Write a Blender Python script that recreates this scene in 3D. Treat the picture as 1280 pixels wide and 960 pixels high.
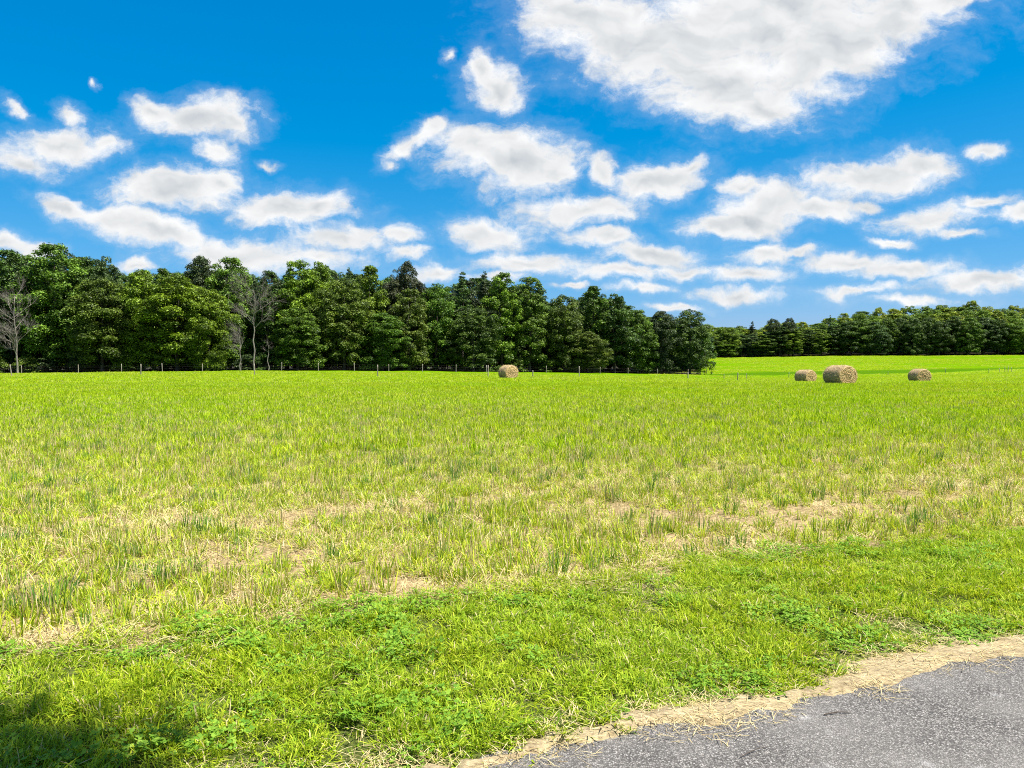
import bpy, math, random
import numpy as np
from mathutils import Vector, Matrix

R = math.radians
scene = bpy.context.scene
COL = scene.collection
for o in list(bpy.data.objects):
    bpy.data.objects.remove(o)

# ------------------------------------------------------------------ camera
CAM_Z = 1.6
FPX = 962.0
PITCH = math.atan(25 / FPX)
cd = bpy.data.cameras.new("camera")
cd.sensor_width = 36
cd.lens = FPX * 36 / 1280
cd.clip_start = 0.05
cd.clip_end = 20000
cam = bpy.data.objects.new("camera", cd)
COL.objects.link(cam)
cam.location = (0, 0, CAM_Z)
cam.rotation_euler = (R(90) - PITCH, 0, 0)
scene.camera = cam

# ------------------------------------------------------------------ light and exposure
SUN_EL = R(64)
SUN_H = Vector((0.95, -0.31)).normalized()
SUN_DIR = Vector((SUN_H.x * math.cos(SUN_EL), SUN_H.y * math.cos(SUN_EL), math.sin(SUN_EL)))
sd = bpy.data.lights.new("sun", 'SUN')
sd.energy = 5.0
sd.angle = R(0.53)
sd.color = (1.0, 0.955, 0.88)
sun = bpy.data.objects.new("sun", sd)
COL.objects.link(sun)
sun.location = (0, 0, 60)
sun.rotation_euler = SUN_DIR.to_track_quat('Z', 'Y').to_euler()

vs = scene.view_settings
vs.view_transform = 'Standard'
vs.look = 'None'
vs.gamma = 1
vs.exposure = 1.3
vs.use_curve_mapping = False
cy = scene.cycles
cy.max_bounces = 6
cy.diffuse_bounces = 3
cy.glossy_bounces = 2
cy.transmission_bounces = 3
cy.use_denoising = False
cy.pixel_filter_type = 'BLACKMAN_HARRIS'
cy.filter_width = 1.05
scene.render.filter_size = 1.05
try:
    cy.denoiser = 'OPENIMAGEDENOISE'
    cy.denoising_prefilter = 'ACCURATE'
except Exception:
    pass


def ray(u, v):
    cx = (u - 640) / FPX
    cyy = -(v - 480) / FPX
    return (cx, math.cos(PITCH) + cyy * math.sin(PITCH), -math.sin(PITCH) + cyy * math.cos(PITCH))


def at(u, v, Y):
    d = ray(u, v)
    k = Y / d[1]
    return (d[0] * k, Y, CAM_Z + d[2] * k)


# ------------------------------------------------------------------ node helpers
class NT:
    def __init__(self, tree):
        self.t = tree
        self.n = tree.nodes
        self.l = tree.links

    def put(self, sock, v):
        if v is None:
            return
        if isinstance(v, bpy.types.NodeSocket):
            self.l.new(v, sock)
        else:
            sock.default_value = v

    def math(self, op, a, b=None, c=None, clamp=False):
        m = self.n.new('ShaderNodeMath')
        m.operation = op
        m.use_clamp = clamp
        self.put(m.inputs[0], a)
        self.put(m.inputs[1], b)
        self.put(m.inputs[2], c)
        return m.outputs[0]

    def vmath(self, op, a, b=None, scale=None):
        m = self.n.new('ShaderNodeVectorMath')
        m.operation = op
        self.put(m.inputs[0], a)
        self.put(m.inputs[1], b)
        if scale is not None:
            self.put(m.inputs['Scale'], scale)
        return m.outputs['Value'] if op in ('LENGTH', 'DOT_PRODUCT', 'DISTANCE') else m.outputs[0]

    def noise(self, vec, scale, detail=4, rough=0.55, dist=0.0, lac=2.0, color=False):
        m = self.n.new('ShaderNodeTexNoise')
        self.put(m.inputs['Vector'], vec)
        m.inputs['Scale'].default_value = scale
        m.inputs['Detail'].default_value = detail
        m.inputs['Roughness'].default_value = rough
        m.inputs['Distortion'].default_value = dist
        m.inputs['Lacunarity'].default_value = lac
        return m.outputs['Color'] if color else m.outputs['Fac']

    def mapping(self, vec, loc=(0, 0, 0), rot=(0, 0, 0), scl=(1, 1, 1), kind='POINT'):
        m = self.n.new('ShaderNodeMapping')
        m.vector_type = kind
        self.put(m.inputs['Vector'], vec)
        m.inputs['Location'].default_value = loc
        m.inputs['Rotation'].default_value = rot
        m.inputs['Scale'].default_value = scl
        return m.outputs[0]

    def step(self, v, a, b, lo=0.0, hi=1.0, smooth=True):
        m = self.n.new('ShaderNodeMapRange')
        m.interpolation_type = 'SMOOTHSTEP' if smooth else 'LINEAR'
        self.put(m.inputs['Value'], v)
        m.inputs['From Min'].default_value = a
        m.inputs['From Max'].default_value = b
        m.inputs['To Min'].default_value = lo
        m.inputs['To Max'].default_value = hi
        return m.outputs[0]

    def mix(self, f, a, b, kind='MIX'):
        m = self.n.new('ShaderNodeMix')
        m.data_type = 'RGBA'
        m.blend_type = kind
        self.put(m.inputs[0], f)
        for s, v in ((m.inputs[6], a), (m.inputs[7], b)):
            if isinstance(v, tuple) and len(v) == 3:
                v = (*v, 1)
            self.put(s, v)
        return m.outputs[2]

    def ramp(self, f, stops):
        m = self.n.new('ShaderNodeValToRGB')
        e = m.color_ramp.elements
        while len(e) < len(stops):
            e.new(0.5)
        for el, (p, c) in zip(e, stops):
            el.position = p
            el.color = (*c, 1)
        self.put(m.inputs[0], f)
        return m.outputs[0]

    def bump(self, h, strength=0.5, dist=0.02):
        m = self.n.new('ShaderNodeBump')
        m.inputs['Strength'].default_value = strength
        m.inputs['Distance'].default_value = dist
        self.put(m.inputs['Height'], h)
        return m.outputs[0]


def material(name):
    m = bpy.data.materials.new(name)
    m.use_nodes = True
    t = NT(m.node_tree)
    m.node_tree.nodes.clear()
    out = t.n.new('ShaderNodeOutputMaterial')
    return m, t, out


def principled(t, out, col, rough=0.9, normal=None, spec=0.25):
    b = t.n.new('ShaderNodeBsdfPrincipled')
    if isinstance(col, tuple):
        col = (*col, 1)
    t.put(b.inputs['Base Color'], col)
    t.put(b.inputs['Roughness'], rough)
    t.put(b.inputs['Normal'], normal)
    b.inputs['Specular IOR Level'].default_value = spec
    t.l.new(b.outputs[0], out.inputs['Surface'])
    return b


# ------------------------------------------------------------------ world: Nishita sky with drifting clouds
world = bpy.data.worlds.new("World")
scene.world = world
world.use_nodes = True
W = NT(world.node_tree)
world.node_tree.nodes.clear()
wout = W.n.new('ShaderNodeOutputWorld')
bg = W.n.new('ShaderNodeBackground')
bg.inputs['Strength'].default_value = 0.0715
sky = W.n.new('ShaderNodeTexSky')
sky.sky_type = 'NISHITA'
sky.sun_disc = False
sky.sun_elevation = SUN_EL
sky.sun_rotation = math.atan2(SUN_DIR.x, SUN_DIR.y)
sky.altitude = 200
sky.air_density = 1.0
sky.dust_density = 0.3
sky.ozone_density = 3.0
tc = W.n.new('ShaderNodeTexCoord')
DIR = tc.outputs['Generated']
sep = W.n.new('ShaderNodeSeparateXYZ')
W.l.new(DIR, sep.inputs[0])
ysafe = W.math('MAXIMUM', sep.outputs['Y'], 0.05)
comb = W.n.new('ShaderNodeCombineXYZ')
W.l.new(W.math('DIVIDE', sep.outputs['X'], ysafe), comb.inputs[0])
W.l.new(W.math('DIVIDE', sep.outputs['Z'], ysafe), comb.inputs[1])
P = comb.outputs[0]
zsafe = W.math('ADD', W.math('MAXIMUM', sep.outputs['Z'], 0.0), 0.10)
comb2 = W.n.new('ShaderNodeCombineXYZ')
W.l.new(W.math('DIVIDE', sep.outputs['X'], zsafe), comb2.inputs[0])
W.l.new(W.math('DIVIDE', sep.outputs['Y'], zsafe), comb2.inputs[1])
Q = comb2.outputs[0]           # position on a flat cloud layer
# domain warps
w1 = W.vmath('SUBTRACT', W.noise(P, 9.0, 3, 0.6, color=True), (0.5, 0.5, 0.5))
w2 = W.vmath('SUBTRACT', W.noise(P, 34.0, 4, 0.62, color=True), (0.5, 0.5, 0.5))
PW = W.vmath('ADD', P, W.vmath('MULTIPLY', w1, (0.085, 0.05, 0)))
PW = W.vmath('ADD', PW, W.vmath('MULTIPLY', w2, (0.026, 0.018, 0)))
# each cloud lobe: x, y, half width, half height (photo pixels of direction), tilt, opacity
CLOUDS = [
    (960, 20, 215, 75, -4, 1), (780, 45, 120, 62, 14, 1), (720, 20, 85, 45, 10, 1), (900, 105, 95, 48, 8, 1),
    (1030, 70, 130, 62, -22, 1), (1120, 20, 90, 42, -18, 1), (1190, 0, 60, 20, -10, .6), (950, 130, 55, 30, -5, 1), (855, 70, 110, 60, 25, 1),
    (620, 108, 42, 27, 15, 1), (605, 82, 24, 20, 0, .8), (640, 200, 92, 44, 6, 1), (600, 180, 55, 32, 10, 1), (690, 212, 42, 24, 0, 1),
    (520, 178, 52, 13, -32, .55), (545, 155, 30, 14, -30, .6), (490, 205, 26, 8, -10, .4), (556, 68, 10, 10, 30, .3),
    (755, 210, 26, 24, 0, .85), (820, 222, 58, 24, -6, 1), (860, 205, 26, 12, -10, .8),
    (725, 262, 82, 20, -3, 1), (610, 293, 62, 22, 2, 1), (750, 296, 62, 15, 2, .8), (660, 332, 85, 17, 0, .85), (815, 318, 78, 18, 2, .9),
    (780, 342, 66, 12, 0, .9), (795, 360, 45, 9, 0, .7), (715, 358, 30, 6, 0, .5), (840, 384, 50, 7, 0, .5),
    (245, 148, 70, 26, -2, .95), (285, 152, 34, 18, 25, .8), (265, 185, 45, 20, 18, .55), (335, 203, 22, 8, 10, .35), (195, 135, 28, 16, 20, .9),
    (70, 180, 82, 26, -4, .85), (30, 205, 50, 20, 15, .7), (130, 178, 42, 18, 0, .6), (85, 138, 26, 16, 25, .5), (18, 135, 34, 12, 38, .45), (124, 100, 9, 9, 30, .3),
    (220, 232, 86, 28, -3, 1), (270, 224, 42, 18, -4, .9), (360, 262, 84, 26, 4, 1), (410, 256, 36, 22, 10, .8),
    (90, 258, 56, 14, 14, .8), (185, 286, 90, 22, 12, .95), (300, 318, 110, 26, 6, .9), (430, 300, 82, 24, 3, .75), (495, 296, 42, 16, 0, .6), (400, 325, 90, 18, 3, .7),
    (500, 320, 40, 12, 0, .6), (38, 310, 38, 14, 0, .8), (5, 300, 34, 14, 0, .7), (176, 331, 26, 9, 0, .8), (545, 345, 50, 16, 0, .55), (245, 318, 50, 12, 0, .5),
    (960, 262, 86, 30, -12, 1), (930, 280, 76, 20, -4, 1), (1020, 262, 60, 18, -2, .95), (1090, 218, 92, 28, -8, 1), (1150, 205, 52, 20, 8, .9), (925, 235, 34, 14, 0, .8), (1088, 258, 28, 10, 0, .7),
    (1165, 270, 68, 20, -8, .95), (1235, 248, 46, 11, -4, .8), (1280, 262, 40, 14, -5, .8), (1110, 303, 30, 8, 0, .7), (1200, 290, 60, 10, 0, .4), (1235, 186, 36, 12, 4, .6), (1300, 100, 10, 26, 0, .3),
    (955, 322, 44, 15, 0, .95), (940, 345, 66, 12, 0, .9), (925, 368, 70, 11, 0, .8), (1060, 332, 76, 14, 0, .8), (1130, 338, 76, 13, -6, .8), (1070, 368, 56, 10, -2, .6),
    (1230, 350, 90, 17, -6, .75), (1150, 378, 110, 10, 0, .4), (1000, 318, 40, 8, 0, .5), (620, 350, 60, 8, 0, .5), (860, 340, 60, 12, 0, .6),
]
best = None
PV = PW
for ci_, (u, v, hw, hh, rot, op) in enumerate(CLOUDS):
    if ci_ and ci_ % 6 == 0:      # evaluates the lobes a few at a time
        ch = W.n.new('ShaderNodeVectorMath')
        ch.operation = 'MULTIPLY_ADD'
        W.put(ch.inputs[0], best)
        ch.inputs[1].default_value = (1e-6, 1e-6, 1e-6)
        W.put(ch.inputs[2], PW)
        PV = ch.outputs[0]
    d = ray(u, v)
    m = W.mapping(PV, (d[0] / d[1], d[2] / d[1], 0), (0, 0, R(-rot)), (hw * 1.06 / FPX, hh * 1.08 / FPX, 1), 'TEXTURE')
    ln = W.vmath('LENGTH', m)
    if op < 1:
        ln = W.math('ADD', ln, (1 - op) * 0.60)
    if best is None:
        best = ln
    else:
        sm = W.math('SMOOTH_MIN', best, ln, 0.30)
        best = sm
front = W.step(sep.outputs['Y'], 0.05, 0.2)
# other cloud cover where the photograph does not look
elsewhere = W.math('SUBTRACT', 1.9, W.math('MULTIPLY', W.noise(Q, 0.9, 3, 0.5), 1.9))
fieldv = W.math('ADD', W.math('MULTIPLY', best, front), W.math('MULTIPLY', elsewhere, W.math('SUBTRACT', 1.0, front)))
mist = W.vmath('MULTIPLY', PW, (1.0, 1.9, 1.0))
n1 = W.noise(mist, 17.0, 8, 0.64, 0.1)
n1s = W.noise(mist, 15.0, 3, 0.50, 0.15)
n1b = W.noise(W.vmath('ADD', mist, (0.010, 0.030, 0)), 15.0, 3, 0.50, 0.15)
n2 = W.noise(mist, 5.0, 2, 0.5)
cov = W.math('ADD', W.math('SUBTRACT', 1.0, fieldv), W.math('MULTIPLY', W.math('SUBTRACT', n1, 0.5), 1.45))
cov = W.math('ADD', cov, W.math('MULTIPLY', W.math('SUBTRACT', W.noise(P, 75.0, 5, 0.65), 0.5), 0.42))
cov = W.math('ADD', cov, W.math('MULTIPLY', W.math('SUBTRACT', n2, 0.5), 0.5))
dens = W.step(cov, -0.25, 0.52)
dens = W.math('MULTIPLY', dens, W.step(cov, -0.2, 0.55, 0.72, 1.0))
dens = W.math('MAXIMUM', dens, W.math('MULTIPLY', W.step(cov, -0.60, 0.3), 0.16))
relief = W.math('MULTIPLY', W.math('SUBTRACT', n1s, n1b), 0.50)
covs = W.math('ADD', W.math('SUBTRACT', 1.0, fieldv), W.math('MULTIPLY', W.math('SUBTRACT', n1s, 0.5), 0.9))
thick = W.step(covs, 0.25, 1.15)
lum = W.math('ADD', W.math('SUBTRACT', 1.0, W.math('MULTIPLY', thick, 0.20)), relief)
lum = W.math('MINIMUM', W.math('MAXIMUM', lum, 0.72), 1.06)
ccol = W.mix(W.step(lum, 0.6, 1.0), (0.76, 0.85, 0.93), (0.985, 0.995, 1.0))
cloud = W.vmath('SCALE', ccol, scale=W.math('MULTIPLY', lum, 5.35))
SKY_GAIN = (1, 1, 1)
hs = W.n.new('ShaderNodeHueSaturation')
hs.inputs['Saturation'].default_value = 1.28
hs.inputs['Hue'].default_value = 0.485
hs.inputs['Value'].default_value = 1.0
W.l.new(sky.outputs[0], hs.inputs['Color'])
sc3 = W.n.new('ShaderNodeSeparateColor')
W.l.new(hs.outputs[0], sc3.inputs[0])
cc3 = W.n.new('ShaderNodeCombineColor')
W.l.new(W.math('MAXIMUM', W.math('MULTIPLY', W.math('SUBTRACT', sc3.outputs[0], 0.85), 0.48), 0.0), cc3.inputs[0])
W.l.new(W.math('MULTIPLY', W.math('POWER', sc3.outputs[1], 0.70), 0.89), cc3.inputs[1])
W.l.new(W.math('MULTIPLY', W.math('POWER', sc3.outputs[2], 0.52), 1.89), cc3.inputs[2])
skyc = cc3.outputs[0]
final = W.mix(dens, skyc, cloud)
W.l.new(final, bg.inputs['Color'])
W.l.new(bg.outputs[0], wout.inputs[0])
world.cycles.sampling_method = 'MANUAL'
world.cycles.sample_map_resolution = 512

# ------------------------------------------------------------------ terrain
# for some bearings: (distance, photo row) the ground passes through
def zv(Y, v):
    return at(640, v, Y)[2]


PROFILES = [
    (-500, [(40, 0), (90, .05), (125, -.2), (200, 0), (700, 1)]),
    (0,    [(40, 0), (90, .05), (122, zv(122, 467.3)), (200, .2), (700, 3)]),
    (150,  [(40, 0), (90, .1), (124, zv(124, 465.0)), (200, .3), (700, 3)]),
    (330,  [(40, 0), (90, .10), (128, zv(128, 463.2)), (200, .5), (700, 3)]),
    (500,  [(40, 0), (90, .02), (138, zv(138, 464.0)), (200, .5), (700, 3)]),
    (700,  [(40, 0), (90, -.02), (160, zv(160, 466.0)), (220, 0), (700, 4)]),
    (870,  [(40, 0), (70, 0), (100, -.35), (185, zv(185, 468.6)), (240, zv(240, 459)), (320, zv(320, 446)), (420, 7), (700, 9)]),
    (930,  [(40, 0), (62, 0), (95, -.62), (125, -1.3), (150, zv(150, 472.5)), (180, zv(180, 467.5)), (240, zv(240, 457)), (320, zv(320, 446)), (420, 8), (700, 10)]),
    (1060, [(40, 0), (62, 0), (92, -.66), (125, -1.3), (150, zv(150, 472)), (185, zv(185, 467.0)), (240, zv(240, 457)), (310, zv(310, 445)), (420, 10), (700, 12)]),
    (1150, [(40, 0), (62, 0), (86, -.45), (120, -.9), (150, zv(150, 469)), (172, zv(172, 467.5)), (184, zv(184, 467.9)), (200, zv(200, 464)), (240, zv(240, 456)), (310, zv(310, 445)), (420, 11), (700, 13)]),
    (1280, [(40, 0), (62, 0), (86, -.15), (120, -.1), (150, zv(150, 465)), (190, zv(190, 461.6)), (212, zv(212, 463.0)), (230, zv(230, 459)), (300, zv(300, 446)), (420, 12), (700, 14)]),
    (1800, [(40, 0), (62, 0), (120, .1), (190, .6), (230, .8), (300, 4), (420, 12), (700, 14)]),
]
YG = np.concatenate([np.arange(0, 460, 2.0), np.arange(460, 1000, 20.0)])
AG = np.linspace(-1.25, 1.25, 251)
_tab = []
for u, pts in PROFILES:
    ys = [0, 25] + [p[0] for p in pts] + [1000]
    zs = [0, 0] + [p[1] for p in pts] + [pts[-1][1]]
    zz = np.interp(YG, ys, zs)
    k = np.array([1, 3, 5, 3, 1], float)
    k /= k.sum()
    zp = np.pad(zz, 2, mode='edge')
    zz = np.convolve(zp, k, 'valid')
    _tab.append(zz)
_tab = np.array(_tab)
_au = np.array([(p[0] - 640) / FPX for p in PROFILES])
ZT = np.empty((len(AG), len(YG)))
for j in range(len(YG)):
    ZT[:, j] = np.interp(AG, _au, _tab[:, j])
for _ in range(3):
    ZT[1:-1] = (ZT[:-2] + 2 * ZT[1:-1] + ZT[2:]) / 4


def gz(x, y):
    x = np.asarray(x, float)
    y = np.asarray(y, float)
    ys = np.maximum(y, 1.0)
    a = np.clip(x / ys, AG[0], AG[-1] - 1e-6)
    ai = (a - AG[0]) / (AG[1] - AG[0])
    i = np.clip(np.floor(ai).astype(int), 0, len(AG) - 2)
    fa = ai - i
    yc = np.clip(ys, 0, YG[-1] - 1e-3)
    j = np.clip(np.searchsorted(YG, yc, side='right') - 1, 0, len(YG) - 2)
    fy = (yc - YG[j]) / (YG[j + 1] - YG[j])
    z = (ZT[i, j] * (1 - fa) * (1 - fy) + ZT[i + 1, j] * fa * (1 - fy) + ZT[i, j + 1] * (1 - fa) * fy + ZT[i + 1, j + 1] * fa * fy)
    # gentle lumps
    w = np.clip((y - 6) / 20, 0, 1)
    z = z + w * (0.035 * np.sin(x * .31 + 1.3) * np.sin(y * .27) + 0.02 * np.sin(x * .83 + y * .61))
    return z


# ------------------------------------------------------------------ mesh helpers
def tag(o, label=None, cat=None, group=None, kind=None):
    if label:
        o['label'] = label
    if cat:
        o['category'] = cat
    if group:
        o['group'] = group
    if kind:
        o['kind'] = kind
    return o


def link(name, me, mat=None, parent=None):
    o = bpy.data.objects.new(name, me)
    COL.objects.link(o)
    if mat is not None and me is not None and len(me.materials) == 0:
        me.materials.append(mat)
    if parent:
        o.parent = parent
    return o


def empty(name, loc=(0, 0, 0), rz=0.0):
    o = bpy.data.objects.new(name, None)
    o.empty_display_size = 0.2
    COL.objects.link(o)
    o.location = loc
    o.rotation_euler = (0, 0, rz)
    return o


def np_mesh(name, verts, faces, smooth=False, attrs=None):
    """verts (n,3) array, faces (m,k) array with one k."""
    me = bpy.data.meshes.new(name)
    verts = np.asarray(verts, np.float32)
    faces = np.asarray(faces, np.int32)
    m, k = faces.shape
    me.vertices.add(len(verts))
    me.vertices.foreach_set('co', verts.ravel())
    me.loops.add(m * k)
    me.loops.foreach_set('vertex_index', faces.ravel())
    me.polygons.add(m)
    me.polygons.foreach_set('loop_start', np.arange(0, m * k, k, dtype=np.int32))
    me.polygons.foreach_set('loop_total', np.full(m, k, np.int32))
    if smooth:
        me.polygons.foreach_set('use_smooth', np.ones(m, bool))
    for an, (dom, vals) in (attrs or {}).items():
        a = me.attributes.new(an, 'FLOAT', dom)
        a.data.foreach_set('value', np.asarray(vals, np.float32))
    me.update(calc_edges=True)
    me.validate()
    return me


class TubeSet:
    def __init__(self):
        self.v = []
        self.f = []
        self.n = 0

    def tube(self, pts, radii, sides=6, cap=True):
        pts = [Vector(p) for p in pts]
        rings = []
        for i, p in enumerate(pts):
            if i == 0:
                d = pts[1] - pts[0]
            elif i == len(pts) - 1:
                d = pts[-1] - pts[-2]
            else:
                d = pts[i + 1] - pts[i - 1]
            d.normalize()
            a = d.cross(Vector((0.31, 0.95, 0.02)))
            if a.length < 0.05:
                a = d.cross(Vector((1, 0, 0)))
            a.normalize()
            b = d.cross(a)
            r = radii[i]
            rings.append([p + a * (r * math.cos(2 * math.pi * k / sides)) + b * (r * math.sin(2 * math.pi * k / sides)) for k in range(sides)])
        base = self.n
        for rg in rings:
            self.v += [tuple(q) for q in rg]
        for i in range(len(rings) - 1):
            for k in range(sides):
                k2 = (k + 1) % sides
                self.f.append((base + i * sides + k, base + i * sides + k2, base + (i + 1) * sides + k2, base + (i + 1) * sides + k))
        self.n += len(rings) * sides
        if cap:
            self.v.append(tuple(pts[-1] + (pts[-1] - pts[-2]).normalized() * radii[-1] * .3))
            t = base + (len(rings) - 1) * sides
            for k in range(sides):
                self.f.append((t + k, t + (k + 1) % sides, self.n, self.n))
            self.n += 1

    def mesh(self, name, smooth=True):
        me = bpy.data.meshes.new(name)
        me.from_pydata(self.v, [], [f if f[2] != f[3] else f[:3] for f in self.f])
        if smooth:
            me.polygons.foreach_set('use_smooth', np.ones(len(me.polygons), bool))
        me.update()
        return me


def vnoise(x, y, seed=0):
    """lattice value noise 0..1"""
    x = np.asarray(x, float)
    y = np.asarray(y, float)
    xi = np.floor(x).astype(np.int64)
    yi = np.floor(y).astype(np.int64)
    fx = x - xi
    fy = y - yi
    fx = fx * fx * (3 - 2 * fx)
    fy = fy * fy * (3 - 2 * fy)

    def h(a, b):
        n = (a * 374761393 + b * 668265263 + seed * 974711) & 0xffffffff
        n = ((n ^ (n >> 13)) * 1274126177) & 0xffffffff
        return ((n ^ (n >> 16)) & 0xffff) / 65535.0
    return (h(xi, yi) * (1 - fx) + h(xi + 1, yi) * fx) * (1 - fy) + (h(xi, yi + 1) * (1 - fx) + h(xi + 1, yi + 1) * fx) * fy


def fbm(x, y, seed=0, o=3):
    s = 0
    a = .5
    t = 0
    for i in range(o):
        s = s + a * vnoise(x * 2 ** i, y * 2 ** i, seed + i)
        t += a
        a *= .5
    return s / t


# road edge: line through the two pixels where the asphalt meets the straw
pA = at(700, 957, 1)
pB = at(1280, 822, 1)


def ground_hit(u, v):
    d = ray(u, v)
    k = -CAM_Z / d[2]
    return np.array([d[0] * k, d[1] * k])


EA = ground_hit(690, 958)
EB = ground_hit(1280, 822)
RD = (EB - EA) / np.linalg.norm(EB - EA)       # along the road
RN = np.array([-RD[1], RD[0]])                 # towards the field


def road_d(x, y):
    return (x - EA[0]) * RN[0] + (y - EA[1]) * RN[1]


def road_s(x, y):
    return (x - EA[0]) * RD[0] + (y - EA[1]) * RD[1]


VERGE_W = 1.95     # mown verge between the road and the stubble (metres, at the camera)


def verge_edge(s):
    """distance from the road at which the mown verge stops"""
    s = np.asarray(s, float)
    return np.interp(s, [-8, -4.2, -1.5, 0, 2.5, 5.5, 14], [3.2, 2.55, 2.25, 2.25, 2.35, 2.15, 1.95]) + 0.30 * (fbm(s * 1.3, s * 0 + 3, 5) - .5)


# ------------------------------------------------------------------ ground sheet
def geo_pos(t):
    g = t.n.new('ShaderNodeNewGeometry')
    return g.outputs['Position']


def pos_xyz(t, p):
    s = t.n.new('ShaderNodeSeparateXYZ')
    t.l.new(p, s.inputs[0])
    return s.outputs


mground, t, out = material("field_ground")
p = geo_pos(t)
xyz = pos_xyz(t, p)
flat = t.vmath('MULTIPLY', p, (1, 1, 0))
soil = t.ramp(t.noise(flat, 22, 6, .7), [(0.3, (.08, .055, .028)), (.5, (.24, .175, .09)), (.7, (.44, .35, .19))])
dv = t.vmath('DOT_PRODUCT', t.vmath('SUBTRACT', p, (EA[0], EA[1], 0)), (RN[0], RN[1], 0))
turf = t.ramp(t.noise(flat, 30, 4, .7), [(.35, (.025, .035, .008)), (.7, (.10, .12, .03))])
soil = t.mix(t.step(t.math('ADD', dv, t.math('MULTIPLY', t.noise(flat, 2, 2, .5), .6)), 2.3, 2.7), turf, soil)
green = t.ramp(t.noise(flat, 0.35, 5, .6), [(0.3, (.095, .185, .002)), (.55, (.125, .225, .003)), (.75, (.165, .245, .005))])
fine = t.noise(t.vmath('MULTIPLY', p, (1.0, .25, 1)), 2.2, 6, .75)
green = t.mix(t.step(fine, .38, .66), t.mix(1.0, green, (.62, .70, .55), 'MULTIPLY'), green)
far = t.step(xyz[1], 7, 24)
col = t.mix(far, soil, green)
# mown strips on the far slope and a darker green band coloured along the gully
strip = t.noise(t.vmath('MULTIPLY', p, (.012, .16, 0)), 1.0, 3, .6)
slope = t.step(xyz[1], 140, 170)
col = t.mix(t.math('MULTIPLY', slope, t.step(strip, .42, .60, 0, .8)), col, (.078, .165, .002))
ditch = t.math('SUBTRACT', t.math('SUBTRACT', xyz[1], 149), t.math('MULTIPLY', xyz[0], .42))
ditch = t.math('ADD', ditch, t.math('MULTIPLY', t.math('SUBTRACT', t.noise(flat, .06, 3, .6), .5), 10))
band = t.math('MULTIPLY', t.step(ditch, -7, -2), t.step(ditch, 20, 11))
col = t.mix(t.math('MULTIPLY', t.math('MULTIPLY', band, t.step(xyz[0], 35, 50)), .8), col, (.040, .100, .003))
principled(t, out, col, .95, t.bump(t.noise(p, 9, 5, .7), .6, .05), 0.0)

xs = np.unique(np.concatenate([np.arange(-60, 60, .75), np.arange(-220, 260, 4.0), np.linspace(-3000, 3000, 61)]))
ys = np.unique(np.concatenate([np.arange(-10, 60, .75), np.arange(60, 420, 2.5), np.arange(420, 1000, 40.), np.linspace(-1500, 4000, 56)]))
X, Y = np.meshgrid(xs, ys)
Z = gz(X, Y)
nx, ny = len(xs), len(ys)
idx = np.arange(nx * ny).reshape(ny, nx)
F = np.stack([idx[:-1, :-1], idx[:-1, 1:], idx[1:, 1:], idx[1:, :-1]], -1).reshape(-1, 4)
V = np.stack([X, Y, Z], -1).reshape(-1, 3)
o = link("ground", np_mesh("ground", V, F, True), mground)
tag(o, kind='structure')


# ------------------------------------------------------------------ road with ragged straw edge
def strip_mesh(name, s0, s1, ds, inner, outer, z, nd=10, zf=None):
    s = np.arange(s0, s1 + ds, ds)
    ins = inner(s)
    outs = outer(s)
    V = []
    for k in range(nd + 1):
        f = k / nd
        d = ins * (1 - f) + outs * f
        x = EA[0] + RD[0] * s + RN[0] * d
        y = EA[1] + RD[1] * s + RN[1] * d
        zz = np.full_like(x, z) if zf is None else z + zf(s, d, f)
        V.append(np.stack([x, y, zz], -1))
    V = np.array(V)
    n = len(s)
    idx = np.arange(n * (nd + 1)).reshape(nd + 1, n)
    F = np.stack([idx[:-1, :-1], idx[:-1, 1:], idx[1:, 1:], idx[1:, :-1]], -1).reshape(-1, 4)
    return np_mesh(name, V.reshape(-1, 3), F, True)


masph, t, out = material("asphalt")
p = geo_pos(t)
v1 = t.n.new('ShaderNodeTexVoronoi')
v1.inputs['Scale'].default_value = 125
v1.inputs['Randomness'].default_value = 1
t.l.new(t.vmath('ADD', p, t.vmath('SCALE', t.noise(p, 60, 2, .5, color=True), scale=.008)), v1.inputs['Vector'])
sv = t.n.new('ShaderNodeSeparateXYZ')
t.l.new(v1.outputs['Color'], sv.inputs[0])
agg = t.ramp(sv.outputs[0], [(0, (.066, .059, .054)), (.35, (.130, .120, .108)), (.72, (.205, .190, .172)), (1, (.35, .325, .30))])
gap = t.step(v1.outputs['Distance'], .35, .70)
agg = t.mix(gap, agg, (.040, .037, .035))
lrg = t.noise(p, 1.6, 4, .6)
agg = t.mix(t.step(lrg, .35, .7, .1, .5), agg, (.198, .184, .166))
pale = t.step(t.noise(p, 4.2, 3, .55), .64, .78, 0, .55)
agg = t.mix(pale, agg, (.42, .41, .40))
hgt = t.math('ADD', t.math('MULTIPLY', t.math('SUBTRACT', 1, v1.outputs['Distance']), 1.0), t.noise(p, 260, 2, .6))
principled(t, out, agg, .88, t.bump(hgt, .85, .006), .3)


def ragged(s, base, seed, amp=.10):
    return base + amp * (fbm(s * 2.1, s * 0 + seed, seed) - .5) * 2 + amp * .7 * (fbm(s * 11, s * 0 + seed, seed + 9) - .5) * 2 + amp * .22 * (fbm(s * 38, s * 0 + seed, seed + 5) - .5) * 2


o = link("road", strip_mesh("road", -14, 60, .015, lambda s: np.full_like(s, -3.3), lambda s: ragged(s, .12, 3, .09), .012, 10), masph)
tag(o, kind='structure')

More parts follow.
